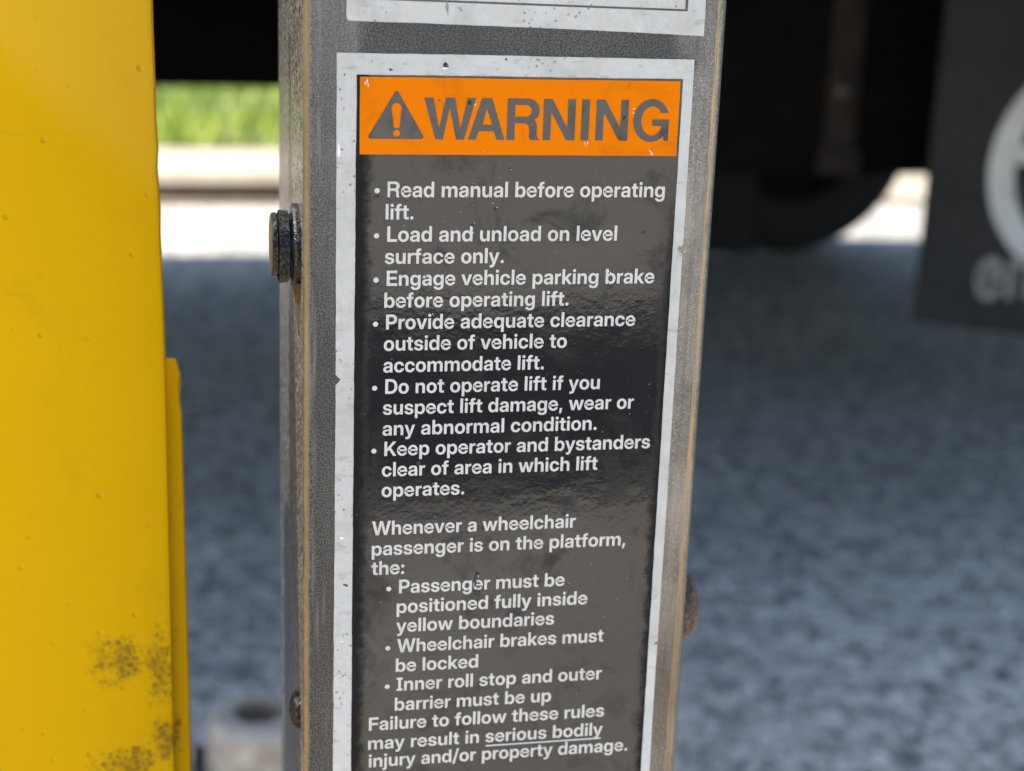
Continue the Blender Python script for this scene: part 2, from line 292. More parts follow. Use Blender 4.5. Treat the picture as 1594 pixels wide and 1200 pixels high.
# ================================================================== SETTING
# ground: one sheet of worn asphalt
m = Mat('asphalt')
def cells(sc):
    n = m.n.new('ShaderNodeTexVoronoi'); m.l.new(m.co, n.inputs['Vector']); n.inputs['Scale'].default_value = sc
    q = m.n.new('ShaderNodeSeparateColor'); m.l.new(n.outputs['Color'], q.inputs[0])
    return n.outputs['Distance'], q.outputs
big = m.noise(1.1, 4, .6); mid = m.noise(30, 4, .62); mid2 = m.noise(21, 3, .55, dist=.5); fine = m.noise(260, 3, .7)
d1, r1 = cells(88); d2, r2 = cells(48)
col = m.mix(m.ramp(fine, (.3, 0), (.7, 1)), (.15, .144, .134), (.38, .365, .335))
st = m.mix(r1[1], (.175, .16, .14), (.69, .635, .55))
col = m.mix(m.ramp(d1, (.60, .9), (.75, 0)), col, st)                        # small stones
col = m.mix(m.ramp(r1[0], (.86, 0), (.88, .95)), col, m.mix(r1[2], (.88, .82, .74), (.74, .60, .52)))   # pale ones
col = m.mix(m.math('MULTIPLY', m.ramp(r2[0], (.90, 0), (.91, 1)), m.ramp(d2, (.35, .9), (.5, 0))), col, m.mix(r2[1], (.92, .88, .80), (.66, .60, .56)))
col = m.mix(m.math('MULTIPLY', m.ramp(r2[2], (.86, 0), (.87, 1)), m.ramp(d2, (.40, .9), (.6, 0))), col, (.055, .055, .052))
col = m.mix(m.ramp(mid, (.46, 0), (.62, .6)), col, (.75, .68, .585))
col = m.mix(m.ramp(mid2, (.50, 0), (.64, .55)), col, (.11, .105, .098))
col = m.mix(m.ramp(big, (.42, 0), (.72, .45)), col, (.17, .163, .15))
m_asph = m.set(col, .85, 0, m.bump(m.math('ADD', m.math('MULTIPLY', fine, .5), m.math('MULTIPLY', d1, -.8)), .5, .004))
bm = bmesh.new()
bmesh.ops.create_grid(bm, x_segments=24, y_segments=24, size=90)
g = obj('ground', bm, m_asph); tag(g, kind='structure')

# unseen pale concrete sheet added to bounce warm sunlight onto the post
m = Mat('bounce_concrete')
f = m.noise(2.5, 5, .6); f2 = m.noise(70, 3, .7)
m_bounce = m.set(m.mix(m.ramp(f, (.3, 0), (.7, 1)), (.44, .385, .315), (.58, .52, .43)), .9, 0, m.bump(f2, .4, .003))
bm = bmesh.new()
bmesh.ops.create_grid(bm, x_segments=20, y_segments=20, size=20)
bmesh.ops.translate(bm, verts=bm.verts, vec=(0, -19.72, .004))
tag(obj('bounce_ground', bm, m_bounce), kind='structure')

# unseen dark strip added behind the camera to darken the label's reflection
m = Mat('dark_strip')
f = m.noise(120, 4, .7)
m_strip = m.set(m.mix(m.ramp(f, (.35, 0), (.7, 1)), (.012, .012, .013), (.035, .035, .036)), .9, 0, m.bump(f, .4, .003))
bm = bmesh.new()
rnd = random.Random(4)
xs = [-3 + .2 * k for k in range(66)]
flat_pts = [(x, -2.08 + rnd.uniform(-.03, .03)) for x in xs] + [(x, -3.35 + rnd.uniform(-.05, .05)) for x in reversed(xs)]
f = bm.faces.new([bm.verts.new((x, y, .008)) for x, y in flat_pts])
bm.normal_update()
if f.normal.z < 0: bmesh.ops.reverse_faces(bm, faces=[f])
bmesh.ops.triangulate(bm, faces=bm.faces)
tag(obj('reflected_dark_strip', bm, m_strip), kind='structure')

# kerb with pavement top, running along X
m = Mat('concrete')
f = m.noise(9, 5, .6); f2 = m.noise(120, 3, .7)
m_conc = m.set(m.mix(m.ramp(f, (.3, 0), (.7, 1)), (.34, .285, .215), (.46, .40, .31)), .9, 0, m.bump(f2, .4, .002))
m_kface = plain('shaded_concrete', (.15, .115, .085), .95, nscale=7, namp=.4)  # kerb face: its shade is put into a darker colour
KY0, KY1, KZ = 4.84, 5.34, .085
bm = bmesh.new()
prof = [(KY0, -.05), (KY0 + .012, KZ - .03), (KY0 + .045, KZ), (KY0 + .16, KZ + .003), (KY1, KZ + .006), (KY1, -.05)]
for i, x in enumerate([-30, 30]):
    pass
n = 241; rows = []
for i in range(n):
    x = -30 + i * .25
    k = 1 if x < 1.5 else .12          # dropped kerb further along
    rows.append([bm.verts.new((x, y, z * k if z > 0 else z)) for y, z in prof])
for a, b in zip(rows, rows[1:]):
    for j in range(len(prof) - 1): bm.faces.new((a[j], b[j], b[j + 1], a[j + 1]))
bmesh.ops.recalc_face_normals(bm, faces=bm.faces)
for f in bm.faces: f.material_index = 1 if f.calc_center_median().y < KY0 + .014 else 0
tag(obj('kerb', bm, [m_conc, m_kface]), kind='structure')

# gutter dirt strip
m_dirt = plain('gutter_dirt', (.16, .12, .08), .95, nscale=6, namp=.5)
bm = bmesh.new()
rnd = random.Random(8)
xs = [-6 + .15 * k for k in range(110)]
pp = [(x, KY0 - .05 - rnd.random() * .05) for x in xs] + [(x, KY0 + .004) for x in reversed(xs)]
f = bm.faces.new([bm.verts.new((x, y, .005)) for x, y in pp]); bm.normal_update()
if f.normal.z < 0: bmesh.ops.reverse_faces(bm, faces=[f])
bmesh.ops.triangulate(bm, faces=bm.faces)
tag(obj('gutter', bm, m_dirt), kind='structure')

# lawn bank
m_lawn = plain('lawn_soil', (.05, .085, .015), .95, nscale=5, namp=.5, bscale=60, bdist=.02)
bm = bmesh.new()
ys = [KY1 + .003, 5.9, 7.2, 9, 14, 40]; zs = [.085, .14, .26, .42, .6, .9]
rows = [[bm.verts.new((-40 + 4 * i, y, z)) for y, z in zip(ys, zs)] for i in range(21)]
for a, b in zip(rows, rows[1:]):
    for j in range(len(ys) - 1): bm.faces.new((a[j], b[j], b[j + 1], a[j + 1]))
bmesh.ops.recalc_face_normals(bm, faces=bm.faces)
tag(obj('lawn', bm, m_lawn), kind='structure')
def lawn_z(y):
    for (y0, z0), (y1, z1) in zip(zip(ys, zs), zip(ys[1:], zs[1:])):
        if y0 <= y <= y1: return z0 + (z1 - z0) * (y - y0) / (y1 - y0)
    return zs[0]
m = Mat('grass_blade')
f = m.noise(2.2, 3); f3 = m.noise(23, 2)
gc = m.mix(m.ramp(f, (.35, 0), (.65, 1)), (.22, .34, .010), (.46, .55, .03))
gc = m.mix(m.ramp(f3, (.52, 0), (.68, .75)), gc, (.85, .76, .45))
m_grass = m.set(gc, .5)
bm = bmesh.new(); rnd = random.Random(11)
for k in range(15000):
    y = KY1 + .02 + (rnd.random() ** 1.5) * 3.2
    x = rnd.uniform(-1.6, 4.5)
    z = lawn_z(y) - .005
    h = rnd.uniform(.04, .11); wd = rnd.uniform(.003, .007); a = rnd.uniform(0, math.pi)
    dx, dy = math.cos(a) * wd, math.sin(a) * wd
    lx, ly = rnd.uniform(-.05, .05), rnd.uniform(-.05, .05)
    v = [bm.verts.new(p) for p in ((x - dx, y - dy, z), (x + dx, y + dy, z), (x + lx * .5 + dx * .6, y + ly * .5 + dy * .6, z + h * .65), (x + lx * .5 - dx * .6, y + ly * .5 - dy * .6, z + h * .65), (x + lx * 1.2, y + ly * 1.2, z + h))]
    bm.faces.new((v[0], v[1], v[2], v[3])); bm.faces.new((v[3], v[2], v[4]))
tag(obj('grass', bm, m_grass), 'bright green grass growing on the bank beyond the kerb', 'grass', kind='stuff')

# ================================================================== BUS overhead
m_under = plain('undercoat', (.0035, .003, .0032), .9, nscale=14, namp=.5, bdist=.004, spec=.15)
m_body = plain('bus_paint', (.55, .55, .54), .35, nscale=3, namp=.06)
m_rub = plain('tyre_rubber', (.007, .007, .0075), .85, nscale=30, namp=.4)
m_rusd = plain('dark_rust', (.018, .011, .0075), .85, nscale=20, namp=.6, bdist=.002)
m_rust = plain('rusty_steel', (.10, .065, .045), .8, nscale=35, namp=.6, bdist=.002)
m_flap = plain('flap_rubber', (.0165, .0155, .0145), .85, nscale=8, namp=.35)
m_mark = plain('flap_print', (.52, .51, .48), .6, nscale=20, namp=.15)
BUS = (1.0, 2.4, 0)
bus = thing('bus', 'high floored bus above the asphalt with dark underbody, wheel and white marked mud flap', 'bus', BUS)
bm = bmesh.new(); box(bm, -9, 7, 1.42, 4.12, 1.05, 2.95, .06, 3)
obj('body', bm, m_body, bus)
bm = bmesh.new(); box(bm, -8.98, 6.98, 1.46, 4.06, .862, 1.05, .01, 1)
for x in (-6, -4.6, -3.2, -1.8, -.4, 2.4, 3.6): box(bm, x, x + .06, 2.5, 4.0, .79, .862)
obj('floor', bm, m_under, bus)
bm = bmesh.new(); box(bm, -9, 1.19, 4.075, 4.12, .437, 1.05, .008, 2); box(bm, 2.05, 7, 4.075, 4.12, .437, 1.05, .008, 2); box(bm, 1.19, 2.05, 4.075, 4.12, .80, 1.05)
obj('skirt', bm, m_under, bus)
bm = bmesh.new(); box(bm, .38, 2.3, 2.42, 3.0, .475, .93, .05, 4)
tank = obj('fuel_tank', bm, m_under, bus, True)
bm = bmesh.new()
box(bm, 1.06, 1.12, 2.405, 3.01, .52, .945, .004, 1); box(bm, 1.05, 1.13, 2.398, 2.414, .485, .53, .004, 1)
obj('strap', bm, m_rusd, tank)
bm = bmesh.new(); lathe(bm, [(0, 0), (0, .014), (-.012, .014), (-.016, .009), (-.016, 0)], (1.082, 2.404, .636), 'Y', 12)
obj('strap_bolt', bm, plain('galvanised', (.09, .075, .07), .4, .5), tank, True)
WX, WY, WR = 1.615, 4.11, .36
wheel = obj('wheel', lathe(bmesh.new(), [(-.14, 0), (-.14, .07), (-.10, .10), (-.10, .19), (-.12, .205), (.12, .205), (.10, .19), (.10, .1), (.14, .07), (.14, 0)], (WX, WY, WR), 'Y', 48), m_under, bus, True)
bm = bmesh.new()
lathe(bm, [(-.115, .207), (-.125, .235), (-.130, .30), (-.118, .335), (-.10, .352), (-.085, WR), (-.045, WR), (-.04, WR - .012), (-.03, WR), (.03, WR), (.04, WR - .012), (.045, WR), (.085, WR), (.10, .352), (.118, .335), (.13, .30), (.125, .235), (.115, .207)], (WX, WY, WR), 'Y', 72)
obj('tyre', bm, m_rub, wheel, True)
bm = bmesh.new(); lathe(bm, [(3.72, 0), (3.72, .06), (3.98, .06), (3.98, 0)], (WX, 0, WR), 'Y', 24); obj('axle', bm, m_under, bus, True)
# dark sheet added beside the wheel to hide the sunlit ground beyond
bm = bmesh.new(); box(bm, .45, 1.50, 3.955, 3.97, .006, .86, .004, 2)
obj('dark_filler', bm, m_rub, bus)
# mud flap with its printed emblem and word
FY = 2.2
rnd = random.Random(2)
bm = bmesh.new(); box(bm, 1.170, 1.775, FY, FY + .012, .238, .90, .004, 2)
for v in bm.verts:                       # the worn lower edge hangs lower on one side
    if v.co.z < .3: v.co.z += .022 - (v.co.x - 1.17) * .13
flap = obj('mud_flap', bm, m_flap, bus)
bm = bmesh.new()
flat(bm, [circ(1.478, .530, .200, 64), list(reversed(circ(1.480, .530, .154, 64, .156)))], FY - .0012, back=FY - .0001)
flat(bm, [[(1.329, .536), (1.60, .536), (1.60, .568), (1.330, .568)]], FY - .0010, back=FY - .0001)
obj('emblem', bm, m_mark, flap)
bm = bmesh.new()
em = .142; x = 1.275
for ch, c in text_contours('en')[0]:
    pass
cs = [c for ch, c in text_contours('en')[0]]
sc = lambda p: (1.274 + p[0] / 1000 * em * .72, .300 + p[1] / 1000 * em)
flat(bm, [[sc(p) for p in c] for c in cs], FY - .0012, back=FY - .0001)
obj('lettering', bm, plain('flap_print_worn', (.25, .24, .225), .7, nscale=25, namp=.3), flap)

# ================================================================== white bumper block on a dark stand
m = Mat('worn_white_plastic')
f = m.noise(38, 4, .65); o3 = m.xyz()
rr = m.math('SQRT', m.math('ADD', m.math('MULTIPLY', o3[0], o3[0]), m.math('MULTIPLY', o3[1], o3[1])))
c = m.mix(m.ramp(f, (.35, 0), (.7, 1)), (.42, .39, .34), (.30, .265, .21))
c = m.mix(m.ramp(m.math('ADD', rr, m.math('MULTIPLY', f, .012)), (.0265, .85), (.0335, 0)), c, (.12, .075, .04))
c = m.mix(m.math('MULTIPLY', m.ramp(o3[2], (.180, 1), (.196, 0)), m.ramp(f, (.45, 0), (.6, .6))), c, (.22, .19, .15))
m_plast = m.set(c, .5, 0, m.bump(f, .2, .002))
m_black = plain('black_steel', (.02, .02, .021), .5, nscale=30, namp=.4)
CX, CY, CZ = -.024, 1.0, .2015
bp = thing('bumper_block', 'round white plastic bumper with a brown bolt recess on a dark steel stand', 'bumper', (CX, CY, 0))
bm = bmesh.new()
lathe(bm, [(-.115, 0), (-.115, .050), (-.02, .0485), (-.008, .046), (-.002, .042), (0, .037), (0, .0225), (-.004, .0205), (-.022, .0195), (-.022, 0)], (CX, CY, CZ), 'Z', 48)
obj('cap', bm, m_plast, bp, True)
bm = bmesh.new(); lathe(bm, [(-.0215, 0.0192), (-.016, .0165), (-.013, .012), (-.013, 0)], (CX, CY, CZ), 'Z', 6)
obj('recessed_bolt', bm, m_rust, bp)
bm = bmesh.new(); box(bm, CX - .060, CX + .060, CY - .045, CY + .05, .0, CZ - .056, .004, 2)
obj('stand', bm, m_black, bp)

# ================================================================== yellow side plate
m = Mat('yellow_powder_coat')
o3 = m.xyz()
dimp = m.voro(120, vec=m.scaled((1, 1, 1)))
pits = m.ramp(dimp, (.05, 1), (.16, 0), ease=True)
gate = m.ramp(m.noise(48, 2), (.48, 0), (.56, 1))
pit = m.math('MULTIPLY', pits, gate)
yc = m.mix(m.ramp(m.noise(7, 4), (.3, 0), (.7, 1)), (.58, .318, .001), (.63, .35, .0015))
glare = spot0 = m.math('ADD', m.math('MULTIPLY', m.math('SUBTRACT', o3[0], .158), 14.0), m.math('MULTIPLY', m.math('SUBTRACT', o3[2], .888), 16.0))
glare = m.ramp(m.math('ADD', glare, m.math('MULTIPLY', m.math('SUBTRACT', m.noise(30, 3), .5), .35)), (0, 0), (.35, .18), ease=True)
yc = m.mix(glare, yc, (.70, .44, .07))  # paler upper corner: a gloss reflection painted into the colour
yc = m.mix(m.ramp(m.noise(26, 5, .7, dist=.8), (.56, 0), (.74, .22)), yc, (.42, .23, .004))
hair = m.ramp(m.noise(140, 3, .6, vec=m.scaled((.12, 1, 1.0), rot=(0, R(14), 0))), (.68, 0), (.72, .10))
yc = m.mix(hair, yc, (.30, .18, .02))
yc = m.mix(m.ramp(m.noise(900, 2, .5), (.70, 0), (.78, .5)), yc, (.20, .11, .015))
yc = m.mix(m.math('MULTIPLY', pit, .22), yc, (.22, .12, .02))
# black rubbing marks low down near the free edge
def spot(x, z, rx, rz):
    dx = m.math('DIVIDE', m.math('SUBTRACT', o3[0], x + .30), rx); dz = m.math('DIVIDE', m.math('SUBTRACT', o3[2], z), rz)
    return m.math('SUBTRACT', 1.0, m.math('SQRT', m.math('ADD', m.math('MULTIPLY', dx, dx), m.math('MULTIPLY', dz, dz))), clamp=True)
zone = spot(-.1150, .7030, .0125, .0135)
for a in ((-.1015, .7000, .0075, .019), (-.1000, .6720, .0085, .013), (-.112, .6655, .018, .009)): zone = m.math('MAXIMUM', zone, spot(*a))
dots = m.ramp(m.voro(400), (.15, 1), (.55, 0), ease=True); dots2 = m.ramp(m.voro(620), (.15, 1), (.5, 0), ease=True)
gn = m.noise(150, 4, .65)
thr = m.ramp(m.math('ADD', gn, m.math('MULTIPLY', zone, .55)), (.58, 0), (.78, 1))
sm = m.math('MULTIPLY', thr, m.math('MAXIMUM', dots, m.math('MULTIPLY', dots2, .8)))
sm = m.math('ADD', m.math('MULTIPLY', sm, .85), m.math('MULTIPLY', m.ramp(m.math('ADD', gn, m.math('MULTIPLY', zone, .50)), (.66, 0), (.95, 1)), .6), clamp=True)
sm = m.math('MULTIPLY', sm, m.ramp(zone, (0, 0), (.16, 1)))
yc = m.mix(m.math('MULTIPLY', sm, .62), yc, (.045, .034, .014))
hb = m.math('ADD', m.math('MULTIPLY', pits, m.math('MULTIPLY', gate, -.6)), m.math('MULTIPLY', m.noise(160, 2), .12))
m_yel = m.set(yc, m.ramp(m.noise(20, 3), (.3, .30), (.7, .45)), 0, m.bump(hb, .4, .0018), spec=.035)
PX, PYY = -.30, .062
yp = thing('barrier_plate', 'bright yellow painted steel plate with scuffed lower edge, left of the dark post', 'panel', (PX, PYY, 0))
rnd = random.Random(3)
bm = bmesh.new()
# vertical edge profile as a strip of slices: right edge is slightly wavy
zl = [0.0, .3, .5, .66, .70, .75, .80, .82, .835, .845, .852, .858, .866, .872, .880, .89, .905, .93, .945, .962]
def xr(z):
    return -.0972 - .0016 * max(0, min(1, (z - .80) / .12)) + {.845: -.0001, .852: .0002, .866: -.0003, .872: .0002, .880: -.0001}.get(z, 0)
rows = []
for z in zl:
    x1 = xr(z); r = .0022
    sec = [(-.62, PYY)] + [(-.5 + .05 * k, PYY) for k in range(8)] + [(x1 - r, PYY), (x1 - r * .3, PYY + r * .3), (x1, PYY + r), (x1, PYY + .006), (-.62, PYY + .006)]
    rows.append([bm.verts.new((x, y, z)) for x, y in sec])
n = len(rows[0])
for a, b in zip(rows, rows[1:]):
    for j in range(n): bm.faces.new((a[j], a[(j + 1) % n], b[(j + 1) % n], b[j]))
bm.faces.new(rows[0]); bm.faces.new(rows[-1]); bmesh.ops.recalc_face_normals(bm, faces=bm.faces)
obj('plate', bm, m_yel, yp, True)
bm = bmesh.new()
# lip: a return strip behind the plate standing proud of its edge in the lower part
zl = [0.0, .3, .5, .66, .70, .75, .786, .792, .795, .799, .802, .8040]
rows = []
for z in zl:
    x1 = -.0918 - .0009 * max(0, (z - .66) / .14)
    if z > .799: x1 -= .0012 * (z - .799) / .0045
    if .791 < z < .796: x1 += -.0006
    y0 = PYY + .0085; r = .0018
    sec = [(-.112, y0), (x1 - r, y0), (x1 - r * .3, y0 + r * .3), (x1, y0 + r), (x1 + .0001, y0 + .022), (-.112, y0 + .022)]
    rows.append([bm.verts.new((x, y, z - (0 if z < .78 else max(0, (y - y0)) * .5))) for x, y in sec])
n = 6
for a, b in zip(rows, rows[1:]):
    for j in range(n): bm.faces.new((a[j], a[(j + 1) % n], b[(j + 1) % n], b[j]))
bm.faces.new(rows[0]); bm.faces.new(rows[-1]); bmesh.ops.recalc_face_normals(bm, faces=bm.faces)
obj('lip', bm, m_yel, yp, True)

# ================================================================== LIFT POST
PB = (0, .0535, 0)
post = thing('lift_post', 'dark grey rectangular steel lift post carrying the orange and black warning label', 'post', PB)
# --- bare, dark coated steel with speckle and worn ochre corners
m = Mat('coated_steel')
o3 = m.xyz(); ax = m.math('ABSOLUTE', o3[0])
sp = m.noise(2300, 2, .7); sp2 = m.noise(900, 3, .6); cl = m.noise(28, 4, .6); lane = m.noise(60, 3, .6, vec=m.scaled((9, 9, .35)))
c = m.mix(m.ramp(sp, (.36, 0), (.67, 1)), (.11, .10, .09), (.40, .372, .335))
c = m.mix(m.ramp(sp2, (.35, .5), (.62, 0)), c, (.06, .058, .06))
c = m.mix(m.ramp(cl, (.42, 0), (.70, .6)), c, (.36, .325, .28))
c = m.mix(m.ramp(lane, (.50, 0), (.68, .35)), c, (.07, .068, .070))
jit = m.math('MULTIPLY', m.math('SUBTRACT', m.noise(90, 4, .6, vec=m.scaled((.2, .2, 1))), .5), .0016)
xx = m.math('ADD', o3[0], jit)
front = m.ramp(o3[1], (-.0525, 1), (-.0490, 0))
lo = m.math('MULTIPLY', m.ramp(xx, (-.0590, 0), (-.0585, 1)), m.ramp(xx, (-.0576, 1), (-.0570, 0)))
ro = m.math('MULTIPLY', m.ramp(m.math('SUBTRACT', xx, m.ramp(o3[2], (.68, -.0011), (.84, 0))), (.0560, 0), (.0564, 1)), m.ramp(xx, (.0570, 1), (.0574, 0)))
ro = m.math('MULTIPLY', ro, m.ramp(m.noise(1500, 2, .6, vec=m.scaled((1, 1, .02))), (.42, .1), (.56, 1)))
wear = m.math('MULTIPLY', m.math('MAXIMUM', lo, ro), front)
wear = m.math('MULTIPLY', wear, m.ramp(m.noise(45, 4), (.30, .55), (.55, 1)))
oc = m.mix(m.noise(700, 2), m.mix(m.ramp(o3[0], (-.01, 0), (.01, 1)), (.075, .05, .02), (.34, .22, .09)), m.mix(m.ramp(o3[0], (-.01, 0), (.01, 1)), (.16, .11, .048), (.50, .325, .15)))
c = m.mix(m.ramp(m.noise(70, 4, .65), (.54, 0), (.72, .5)), c, (.05, .048, .048))
c = m.mix(m.ramp(m.noise(1900, 1, .5), (.69, 0), (.76, .5)), c, (.72, .69, .65))
c = m.mix(m.ramp(m.noise(1400, 3, .6, vec=m.scaled((1, 1, .04))), (.50, 0), (.72, .5)), c, (.12, .11, .10))
lft = m.math('MULTIPLY', m.ramp(o3[0], (-.056, 1), (.050, 0)), m.ramp(o3[2], (.93, .62), (.80, 1)))  # darker left side: the photographer's reflection painted into the steel colour
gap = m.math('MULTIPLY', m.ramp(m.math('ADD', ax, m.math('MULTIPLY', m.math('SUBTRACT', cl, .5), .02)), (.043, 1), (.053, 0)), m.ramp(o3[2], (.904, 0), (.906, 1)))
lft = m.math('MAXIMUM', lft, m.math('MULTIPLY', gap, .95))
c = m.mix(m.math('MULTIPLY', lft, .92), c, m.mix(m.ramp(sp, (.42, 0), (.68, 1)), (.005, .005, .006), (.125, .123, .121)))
c = m.mix(m.math('MULTIPLY', wear, .85), c, oc)
c = m.mix(m.ramp(m.noise(34, 5, .7, vec=m.scaled((1, 1, .5)), dist=.4), (.47, 0), (.64, .45)), c, (.05, .047, .045))
c = m.mix(m.math('MULTIPLY', m.ramp(m.noise(150, 3, .6, vec=m.scaled((1, 1, .05))), (.54, 0), (.64, .5)), m.ramp(o3[0], (-.046, 1), (-.044, 0))), c, (.30, .29, .285))
c = m.mix(m.math('MULTIPLY', wear, .85), c, oc)
rg = m.ramp(sp2, (.3, .30), (.7, .50))
met = m.math('SUBTRACT', .62, m.math('MULTIPLY', wear, .5))
nb = m.bump(m.math('ADD', sp, m.math('MULTIPLY', sp2, .8)), .30, .00025)
c = m.mix(m.ramp(o3[0], (.0576, 0), (.0582, .85)), c, m.mix(m.ramp(sp2, (.4, 0), (.65, 1)), (.03, .03, .033), (.13, .125, .12)))  # rounded right corner: shade painted in as a darker colour
c = m.mix(m.math('MULTIPLY', m.math('MULTIPLY', m.ramp(o3[0], (.044, 0), (.048, 1)), m.ramp(o3[2], (.86, 0), (.70, .62))), m.ramp(m.noise(60, 4, .65, vec=m.scaled((1, 1, .25))), (.36, .45), (.60, 1))), c, (.075, .058, .040))
# the narrow side face: gritty, glossier black coat
side = m.math('MULTIPLY', m.ramp(o3[1], (-.0508, 0), (-.0500, 1)), m.ramp(o3[0], (-.056, 1), (-.050, 0)))
gr = m.noise(820, 3, .65); gr2 = m.noise(260, 3, .6, vec=m.scaled((1, 1, .6)))
sc_ = m.mix(m.ramp(gr, (.44, 0), (.64, 1)), (.018, .016, .015), (.42, .37, .33))
sc_ = m.mix(m.ramp(gr2, (.45, 0), (.7, .6)), sc_, (.045, .04, .037))
c = m.mix(side, c, sc_)
rg = m.math('ADD', m.math('MULTIPLY', rg, m.math('SUBTRACT', 1.0, side)), m.math('MULTIPLY', side, .22))
nb = m.bump(m.math('MULTIPLY', m.math('ADD', gr, m.math('MULTIPLY', gr2, .5)), side), .75, .0009, nb)
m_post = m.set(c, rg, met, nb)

def rrect(x0, x1, y0, y1, r, seg=5):
    pts = []
    for cx, cy, a in ((x1 - r, y0 + r, -90), (x1 - r, y1 - r, 0), (x0 + r, y1 - r, 90), (x0 + r, y0 + r, 180)):
        for k in range(seg + 1):
            t = R(a + 90 * k / seg); pts.append((cx + r * math.cos(t), cy + r * math.sin(t)))
    return pts
bm = bmesh.new()
sec = rrect(-.0590, .0592, 0, .107, .0030)
zl = [.012 + k * .03 for k in range(44)]
rows = [[bm.verts.new((x, y, z)) for x, y in sec] for z in zl]
n = len(sec)
for a, b in zip(rows, rows[1:]):
    for j in range(n): bm.faces.new((a[j], a[(j + 1) % n], b[(j + 1) % n], b[j]))
bm.faces.new(rows[0]); bm.faces.new(rows[-1]); bmesh.ops.recalc_face_normals(bm, faces=bm.faces)
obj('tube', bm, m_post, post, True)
bm = bmesh.new(); box(bm, -.085, .085, -.02, .13, 0.0, .012, .002, 2); obj('foot_plate', bm, m_black, post)

# --- label films
m = Mat('white_film')
f = m.noise(55, 5, .6); f2 = m.noise(420, 3, .6)
c = m.mix(m.ramp(f, (.35, 0), (.75, 1)), (.515, .500, .470), (.43, .413, .378))
c = m.mix(m.ramp(m.noise(26, 5, .7, dist=1.0), (.53, 0), (.74, .55)), c, (.33, .30, .25))
c = m.mix(m.ramp(f2, (.66, 0), (.76, .35)), c, (.22, .20, .18))
c = m.mix(m.ramp(m.noise(210, 4, .7, vec=m.scaled((1, 1, .5))), (.62, 0), (.74, .45)), c, (.60, .60, .60))
c = m.mix(m.ramp(m.noise(95, 4, .7, vec=m.scaled((1, 1, .6)), dist=.5), (.50, 0), (.66, .42)), c, (.345, .325, .29))
c = m.mix(m.math('MULTIPLY', m.ramp(m.voro(560), (.10, .8), (.28, 0)), m.ramp(m.noise(80, 2), (.54, 0), (.60, 1))), c, (.10, .09, .08))
c = m.mix(m.ramp(m.noise(420, 3, .6, vec=m.scaled((.35, 1, 1), rot=(0, R(35), 0))), (.62, 0), (.70, .5)), c, (.27, .26, .24))
m_film = m.set(c, .36, 0, m.bump(m.math('ADD', m.noise(170, 3), m.math('MULTIPLY', f2, .4)), .7, .0009))
def black_film(name, base, spec=.70):
    m = Mat(name)
    o3 = m.xyz()
    # wavy print: shallow ripples along Z with orange peel on top
    rp = m.noise(150, 3, .55, vec=m.scaled((.85, 1, 1.15))); pl = m.noise(850, 2, .6); bg = m.noise(30, 2)
    h = m.math('ADD', m.math('MULTIPLY', rp, .6), m.math('ADD', m.math('MULTIPLY', pl, .16), m.math('MULTIPLY', bg, 1.2)))
    dirt = m.ramp(m.noise(60, 5, .68, dist=.7), (.52, 0), (.70, 1))
    streak = m.ramp(m.noise(75, 4, .6, vec=m.scaled((1.6, 1, .22)), dist=.3), (.62, 0), (.74, 1))
    dust = m.ramp(m.noise(1500, 2, .6), (.70, 0), (.76, 1))
    c = m.mix(m.math('MULTIPLY', dirt, .5), base, tuple(k * .55 for k in base))
    c = m.mix(m.math('MULTIPLY', dust, .35), c, (.25, .23, .21))
    # gloss lowered at the margins; the left imitates the photographer's dark reflection
    ej = m.math('MULTIPLY', m.math('SUBTRACT', m.noise(240, 4, .7), .5), .006)
    ex = m.math('ADD', o3[0], ej)
    eL = m.ramp(ex, (-.0432, 1), (-.0393, 0), ease=True); eR = m.ramp(ex, (.0436, 0), (.0472, 1), ease=True)
    eR = m.math('MULTIPLY', eR, m.ramp(o3[2], (.84, 1), (.88, 0)))
    e = m.math('MAXIMUM', eL, eR)
    e = m.math('MAXIMUM', e, m.math('MULTIPLY', m.math('MAXIMUM', dirt, streak), .5))
    s = m.math('MULTIPLY', m.math('SUBTRACT', 1.0, m.math('MULTIPLY', e, .85)), spec)
    r = m.math('ADD', m.ramp(m.noise(35, 3), (.3, .05), (.7, .10)), m.math('MULTIPLY', e, .25))
    return m.set(c, r, 0, m.bump(h, .105, .0006), spec=s)
m_blk = black_film('black_print', (.0085, .0085, .0095))
m = Mat('orange_print')
f = m.noise(50, 5, .65, dist=.5)
c = m.mix(m.ramp(f, (.56, 0), (.75, .5)), (.72, .170, .0008), (.36, .10, .004))
c = m.mix(m.ramp(m.noise(90, 4, .6, vec=m.scaled((1.8, 1, .5)), dist=.4), (.66, 0), (.76, .5)), c, (.20, .07, .01))
m_ora = m.set(c, .38, 0, m.bump(m.noise(200, 3), .12, .0005), spec=.03)
m_ink = black_film('black_ink', (.03, .029, .028), .7)
m = Mat('white_ink')
m_wht = m.set(m.mix(m.ramp(m.noise(120, 4, .65), (.45, 0), (.8, .55)), (.56, .532, .485), (.40, .38, .345)), .5)
m_chipd = plain('bare_chip', (.03, .03, .032), .35, .5, nscale=800, namp=.6, bscale=1500, bstr=.8, bdist=.0006)
m_chipl = plain('torn_film', (.75, .74, .74), .3, nscale=900, namp=.2, bscale=1500, bstr=.8, bdist=.0006)

